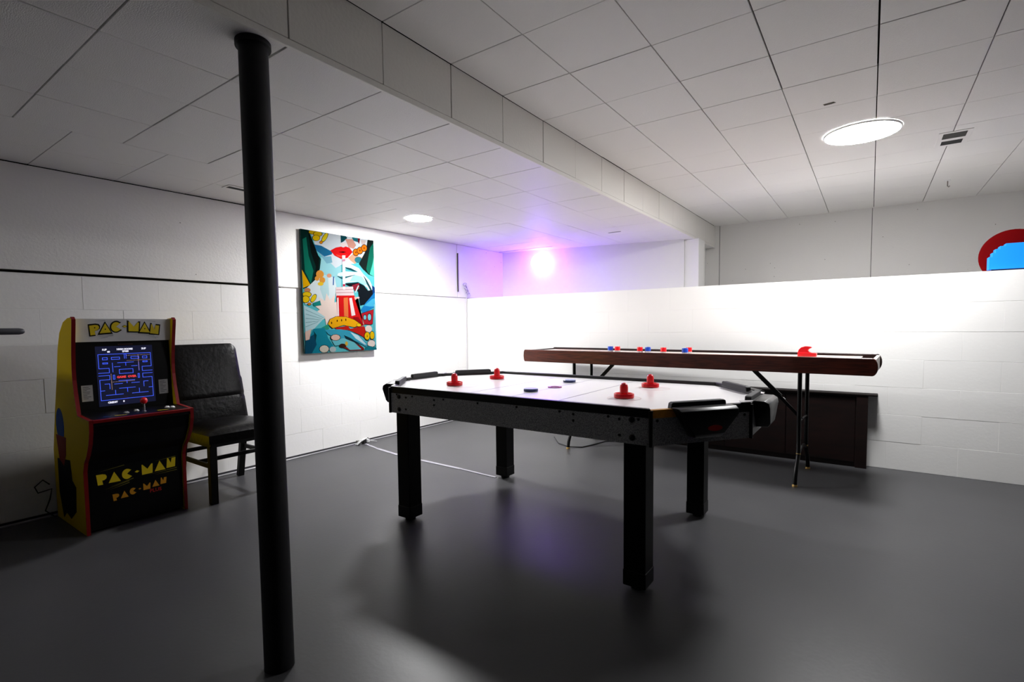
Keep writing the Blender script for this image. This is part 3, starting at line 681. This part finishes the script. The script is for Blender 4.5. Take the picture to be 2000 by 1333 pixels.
sh('DFF4F6', [(480, 388), (560, 398), (650, 440), (690, 490), (760, 555), (800, 640), (755, 680), (735, 625), (690, 590), (640, 565), (500, 580), (490, 550), (560, 520), (440, 512), (452, 488), (520, 470), (640, 478), (560, 440), (500, 425)])
sh('A4DCE4', [(600, 500), (680, 520), (740, 600), (700, 595), (640, 562), (560, 562)])
sh('12505A', [(500, 428), (570, 440), (640, 474), (600, 470), (540, 450)]); sh('12505A', [(440, 514), (490, 528), (560, 512), (620, 500), (560, 522), (480, 540)]); sh('18424A', [(690, 500), (735, 560), (780, 640), (765, 650), (725, 580)])
sh('10181F', [(505, 585), (640, 572), (700, 602), (740, 650), (800, 640), (805, 690), (720, 780), (660, 790), (640, 660), (600, 640), (570, 620)])
sh('8A2030', [(580, 600), (650, 580), (655, 630), (610, 660)]); sh('C4E4E0', [(640, 600), (650, 605), (620, 670), (608, 668)])
sh('0D3C7A', [(780, 600), (812, 620), (812, 700), (740, 740), (790, 680)]); sh('1B7FC0', [(665, 830), (720, 760), (770, 710), (815, 660), (817, 800), (760, 830), (690, 860)]); sh('48B4DC', [(700, 790), (780, 730), (815, 720), (817, 800), (760, 800)])
st = []
for k in range(22):
    a = 2 * PI * k / 22; rr = 135 if k % 2 == 0 else 78; st.append((365 + rr * math.cos(a), 830 + rr * 1.15 * math.sin(a)))
sh('FBE6DA', st)
sh('BCE2E8', [(155, 790), (270, 850), (335, 900), (240, 1010), (168, 1045)])
for k in range(5): sh('5A8A90', [(170, 830 + k * 40), (320 - k * 12, 905 + k * 10), (320 - k * 12, 908 + k * 10), (170, 834 + k * 40)])
for x, y, rx, ry in ((180, 690, 34, 24), (170, 735, 30, 30)): sh('F2CC12', circ(x, y, rx, ry, 14), .16)
sh('F2D41C', circ(235, 725, 18, 38, 14, rot=.45), .16); sh('D8841C', circ(200, 778, 14, 12, 8), .2); sh('1C8C84', [(225, 770), (290, 745), (300, 790), (240, 800)])
sh('E9D6D6', [(428, 620), (590, 612), (602, 705), (430, 705)]); sh('C89AA0', [(432, 640), (594, 635), (594, 642), (432, 647)]); sh('C89AA0', [(432, 668), (597, 664), (597, 671), (432, 675)])
sh('F2F0F4', [(488, 322), (518, 322), (516, 640), (494, 640)]); sh('C03050', [(494, 590), (516, 590), (516, 612), (494, 612)]); sh('D890A8', [(490, 360), (517, 355), (517, 375), (490, 380)])
sh('D8181A', [(435, 698), (602, 695), (650, 800), (705, 970), (640, 1000), (440, 900)]); sh('F7E2DC', [(440, 720), (452, 715), (458, 890), (440, 890)]); sh('EE7A40', [(500, 720), (540, 715), (545, 925), (505, 910)]); sh('F6E4E2', [(553, 722), (578, 718), (612, 880), (575, 890)]); sh('F3B9A6', [(600, 710), (640, 715), (650, 730), (610, 740), (690, 940), (708, 965), (690, 970)])
sh('EFD0D0', circ(640, 716, 14, 8, 10)); sh('9C0E12', [(590, 900), (640, 900), (690, 970), (640, 1000), (600, 960)])
sh('B81E2C', [(668, 868), (795, 828), (785, 962), (760, 970), (700, 965)], .05); sh('7CC8D4', circ(706, 902, 14, 22, 12), .25); sh('7CC8D4', circ(752, 900, 17, 32, 12), .25)
sh('F3B012', [(358, 965), (378, 920), (430, 895), (520, 898), (600, 925), (665, 970), (600, 995), (500, 975), (400, 1005)], .05)
for x, y in ((390, 955), (440, 935), (480, 930), (520, 925)): sh('2A1404', circ(x, y, 5, 12, 8))
sh('F6D41A', circ(645, 975, 22, 14, 10), .15); sh('C02018', [(420, 1000), (540, 982), (560, 1010), (700, 985), (730, 1110), (640, 1060), (540, 1020), (440, 1022)])
sh('2C9A7A', [(300, 1000), (360, 965), (370, 1010), (320, 1030)])
sh('1589A0', [(235, 1010), (330, 1000), (360, 1100), (420, 1190), (320, 1240), (165, 1245), (170, 1120), (215, 1060)]); sh('0B4E6A', [(170, 1110), (240, 1060), (260, 1160), (220, 1245), (165, 1245)]); sh('0A3A40', [(235, 1030), (260, 1070), (250, 1140)])
sh('3AA4C0', [(330, 1020), (470, 1015), (560, 1030), (650, 1075), (735, 1160), (715, 1180), (620, 1130), (520, 1105), (430, 1100), (360, 1060)]); sh('CDEAF2', [(560, 1040), (640, 1075), (720, 1160), (700, 1160), (610, 1100)])
sh('12303A', [(500, 1070), (560, 1095), (620, 1135), (690, 1190), (600, 1150), (520, 1110)]); sh('8A1A14', [(560, 1120), (690, 1190), (700, 1212), (560, 1218), (500, 1190)])
sh('6CC4D0', [(390, 1120), (500, 1098), (600, 1140), (670, 1205), (560, 1212), (500, 1160), (420, 1170)]); sh('3A2018', circ(490, 1170, 34, 20, 10)); sh('D8B040', circ(525, 1150, 14, 22, 8))
sh('E9C2B0', circ(425, 1092, 42, 28, 9), .14); sh('DDD6C4', circ(325, 1200, 40, 34, 12), .12); sh('B8C8C8', circ(400, 1205, 30, 28, 9)); sh('E8C8B8', [(165, 1040), (215, 1010), (200, 1110), (168, 1120)])
sh('F2DACC', circ(742, 1010, 36, 34, 9)); sh('F0C40E', circ(727, 1078, 26, 36, 14), .16); sh('F0C40E', circ(778, 1072, 22, 36, 14), .16); sh('8A5A04', circ(727, 1080, 5, 10, 8)); sh('F4E4DA', circ(770, 1150, 40, 34, 9), .1)
sh('84D8E4', [(800, 780), (818, 775), (826, 1190), (805, 1150)]); sh('127A88', [(705, 1190), (740, 1170), (826, 1190), (826, 1212), (700, 1216)])
A.build('print', am, art, fix=False)

# ------------------------------------------------------------------ things on the ledge (plain stand-ins)
gl = thing('blue_glow_lamp', 'small glowing blue block lamp on the ledge at the right', 'lamp', (.775, YH + .075, ZT))
pix = [(-.13, 0), (-.13, .085), (-.115, .085), (-.115, .112), (-.10, .112), (-.10, .135), (-.078, .135), (-.078, .153), (-.05, .153), (-.05, .168), (.05, .168), (.05, .153), (.078, .153), (.078, .135), (.10, .135), (.10, .112), (.115, .112), (.115, .085), (.13, .085), (.13, 0)]
MB().prism([(a, b + .012) for a, b in pix], lambda a, b, d: (a, d, b), -.035, .035).build('shade', mat('blue_lamp_glow', (.002, .20, .80, 1), .5, emit=.55), gl, bevel=.002)
MB().box(-.115, .115, -.03, .03, 0, .0125).build('base', mat('dark_blue_plastic', '0A1230', .4), gl, bevel=.002)
rd = thing('red_disc', 'dark red round plaque behind the blue lamp on the ledge', 'plaque', (.785, YH + .155, ZT))
MB().lathe([(.0, -.012), (.16, -.012), (.18, -.004), (.18, .004), (.16, .012), (0, .012)], 48, (0, 0, .105), ax=(0, 1, 0)).build('disc', mat('dark_red_felt', '5A0204', .85, spec=.04), rd, smooth=True)
bpy.data.objects['disc'].scale = (1, 1, 1)
MB().box(-.09, .09, -.02, .02, 0, .004).build('stand', mat('dark_blue_plastic', '0A1230', .4), rd)

# ------------------------------------------------------------------ ceiling fittings
v = thing('ceiling_vent', 'small white ceiling vent with two dark slots beside the large lamp', 'vent', (.42, 4.52, ZH))
gr = mat('vent_mesh', '3A3A38', .7)
MB().box(-.085, .085, -.165, .165, -.004, -.0005).build('plate', tilew, v, bevel=.001)
MB().box(-.06, .06, -.135, -.02, -.0048, -.0035).build('grille', gr, v); MB().box(-.055, .055, .035, .125, -.0048, -.0035).build('opening', mat('vent_dark', '1A1A19', .8), v)
for k in range(4): MB().box(-.06, .06, -.125 + k * .03, -.121 + k * .03, -.0062, -.0046).build('slat', mat('vent_slat', '55554F', .6), v)
v2 = thing('ceiling_slot', 'narrow dark vent in the low ceiling beside the steel pole', 'vent', (-3.52, 1.775, ZL))
MB().box(-.05, .05, -.085, .085, -.004, -.0005).build('plate', tilew, v2, bevel=.001); MB().box(-.022, .022, -.07, .07, -.0048, -.0035).build('opening', mat('vent_dark', '1A1A19', .8), v2)
hkx = thing('ceiling_hook', 'tiny white hook hanging from the high ceiling near the far wall', 'hook', (.517, 5.82, ZH))
MB().lathe([(.02, 0), (.02, -.005), (.006, -.008)], 16).build('plate', lampw, hkx); MB().tube([(0, 0, -.006), (0, 0, -.05), (.008, 0, -.06), (.014, 0, -.05)], .004, 8).build('hook_wire', mat('dull_metal', '8A8480', .4, metal=.5), hkx, smooth=True)
cr = MB().box(-2.235, -2.10, 4.895, 4.908, ZL - .0028, ZL - .0016).build('ceiling_slit', mat('vent_dark', '1A1A19', .8)); tag(cr, 'short dark slit in the low ceiling above the ledge', 'gap')

# ------------------------------------------------------------------ small things on the left wall and floor
tag(MB().tube([(XL + .018, 4.465, 1.50), (XL + .018, 4.465, 1.72), (XL + .018, 4.468, 1.945)], .0075, 10).build('wall_strip', mat('dark_brown_strip', '2A1A22', .6), smooth=True), 'thin dark vertical strip on the wall between canvas and corner', 'strip')
cb = thing('cable_bundle', 'pale tangled bundle of wires on the wall by the half wall corner', 'cable', (XL + .03, 4.56, 1.43))
rb = random.Random(4); palew = mat('pale_wire', 'D8D2DE', .5); dimw = mat('mauve_wire', '8C7FA0', .5)
for k in range(9):
    t0 = k / 9; pts = []
    c0 = Vector((.0, .015 + .075 * t0, .155 - .13 * t0))
    for i in range(9):
        a = 2 * PI * i / 8 + k; pts.append(c0 + Vector((.012 * math.sin(a * 1.7), .022 * math.cos(a), .022 * math.sin(a))))
    MB().tube(pts, .0028, 6).build('wire_loop', palew if k % 3 else dimw, cb, smooth=True)
MB().tube([(-.005, .05, .06), (-.018, .052, -.1), (-.015, .045, -.35), (-.02, .055, -.6), (-.02, .05, -1.0), (-.02, .05, -1.425)], .003, 8).build('hanging_wire', palew, cb, smooth=True)
pg = thing('floor_plugs', 'white and black plugs with tangled cords at the foot of the left wall', 'plugs', (XL + .06, 3.03, 0))
for (x, y, z, s, mm) in ((0, -.06, .02, .03, 'g'), (.01, .0, .022, .036, 'b'), (-.01, .06, .016, .03, 'w')):
    MB().box(x - s / 2, x + s / 2, y - s / 2, y + s / 2, 0.001, z * 2).build('plug', {'g': mat('grey_plug', '6A6A66', .5), 'b': mat('black_rubber', '0C0C0C', .5), 'w': lampw}[mm], pg, bevel=.003)
for k in range(3):
    MB().tube([(.0 + .02 * k, -.09, .006), (.03, -.05, .045 - .01 * k), (.02, .0 + .02 * k, .05), (.03, .06, .02), (.05, .12, .006)], .004, 8).build('cord', lampw if k < 2 else mat('black_rubber', '0C0C0C', .5), pg, smooth=True)
m = MB(); fp = [(-3.85, 3.03), (-3.6, 2.965), (-3.28, 2.915), (-2.98, 2.90), (-2.55, 2.888), (-2.19, 2.862)]
tp = mat('glossy_grey_tape', '9A98A2', .18)
tapeo = thing('floor_tape', 'glossy pale strip across the floor from the plugs to the table leg', 'tape', (0, 0, 0))
for i in range(len(fp) - 1):
    MB().bar((fp[i][0], fp[i][1], .0015), (fp[i + 1][0], fp[i + 1][1], .0015), .022 + .01 * (i % 2), .003, ext=.004).build('strip', tp, tapeo, bevel=.0008)
tag(MB().tube([(-2.50, 4.23, .004), (-2.33, 4.02, .004), (-2.19, 3.955, .004), (-2.08, 4.0, .004), (-2.04, 4.14, .004), (-2.0, 4.33, .004), (-1.85, 4.42, .004), (-1.6, 4.43, .004)], .0045, 8).build('floor_cable', mat('dark_grey_cable', '3A3A3C', .5), smooth=True), 'grey cable curling on the floor by the left shuffleboard leg', 'cable')

# ------------------------------------------------------------------ rod at the far left; unseen body added and sized to block the rear lamp
gc = thing('rod_on_shading_body', 'rod with grey grip at the left edge, on an added unseen dark body that shades the wall', 'game table', (-3.42, -.35, 0))
dk2 = mat('dark_shading_body', '17171A', .5)
MB().box(-.48, .75, -.6, .6, .75, 1.22).build('body', dk2, gc, bevel=.006)
for x in (-.42, .69):
    for y in (-.54, .54): MB().box(x - .04, x + .04, y - .04, y + .04, 0, .75).build('leg', dk2, gc, bevel=.004)
rod = MB().tube([(.12, .58, 1.096), (.12, .80, 1.096)], .008, 14).build('rod', chrome, gc, smooth=True)
MB().tube([(.12, .74, 1.096), (.12, .795, 1.096), (.12, .81, 1.096)], [.0165, .0165, .016], 20).build('collar', mat('black_rubber', '0C0C0C', .5), rod, smooth=True)
MB().tube([(.12, .81, 1.096), (.12, .955, 1.096), (.12, .968, 1.096), (.12, .974, 1.096)], [.0155, .0155, .0125, .007], 20).build('grip', mat('grey_grip', '4A4A50', .5), rod, smooth=True)
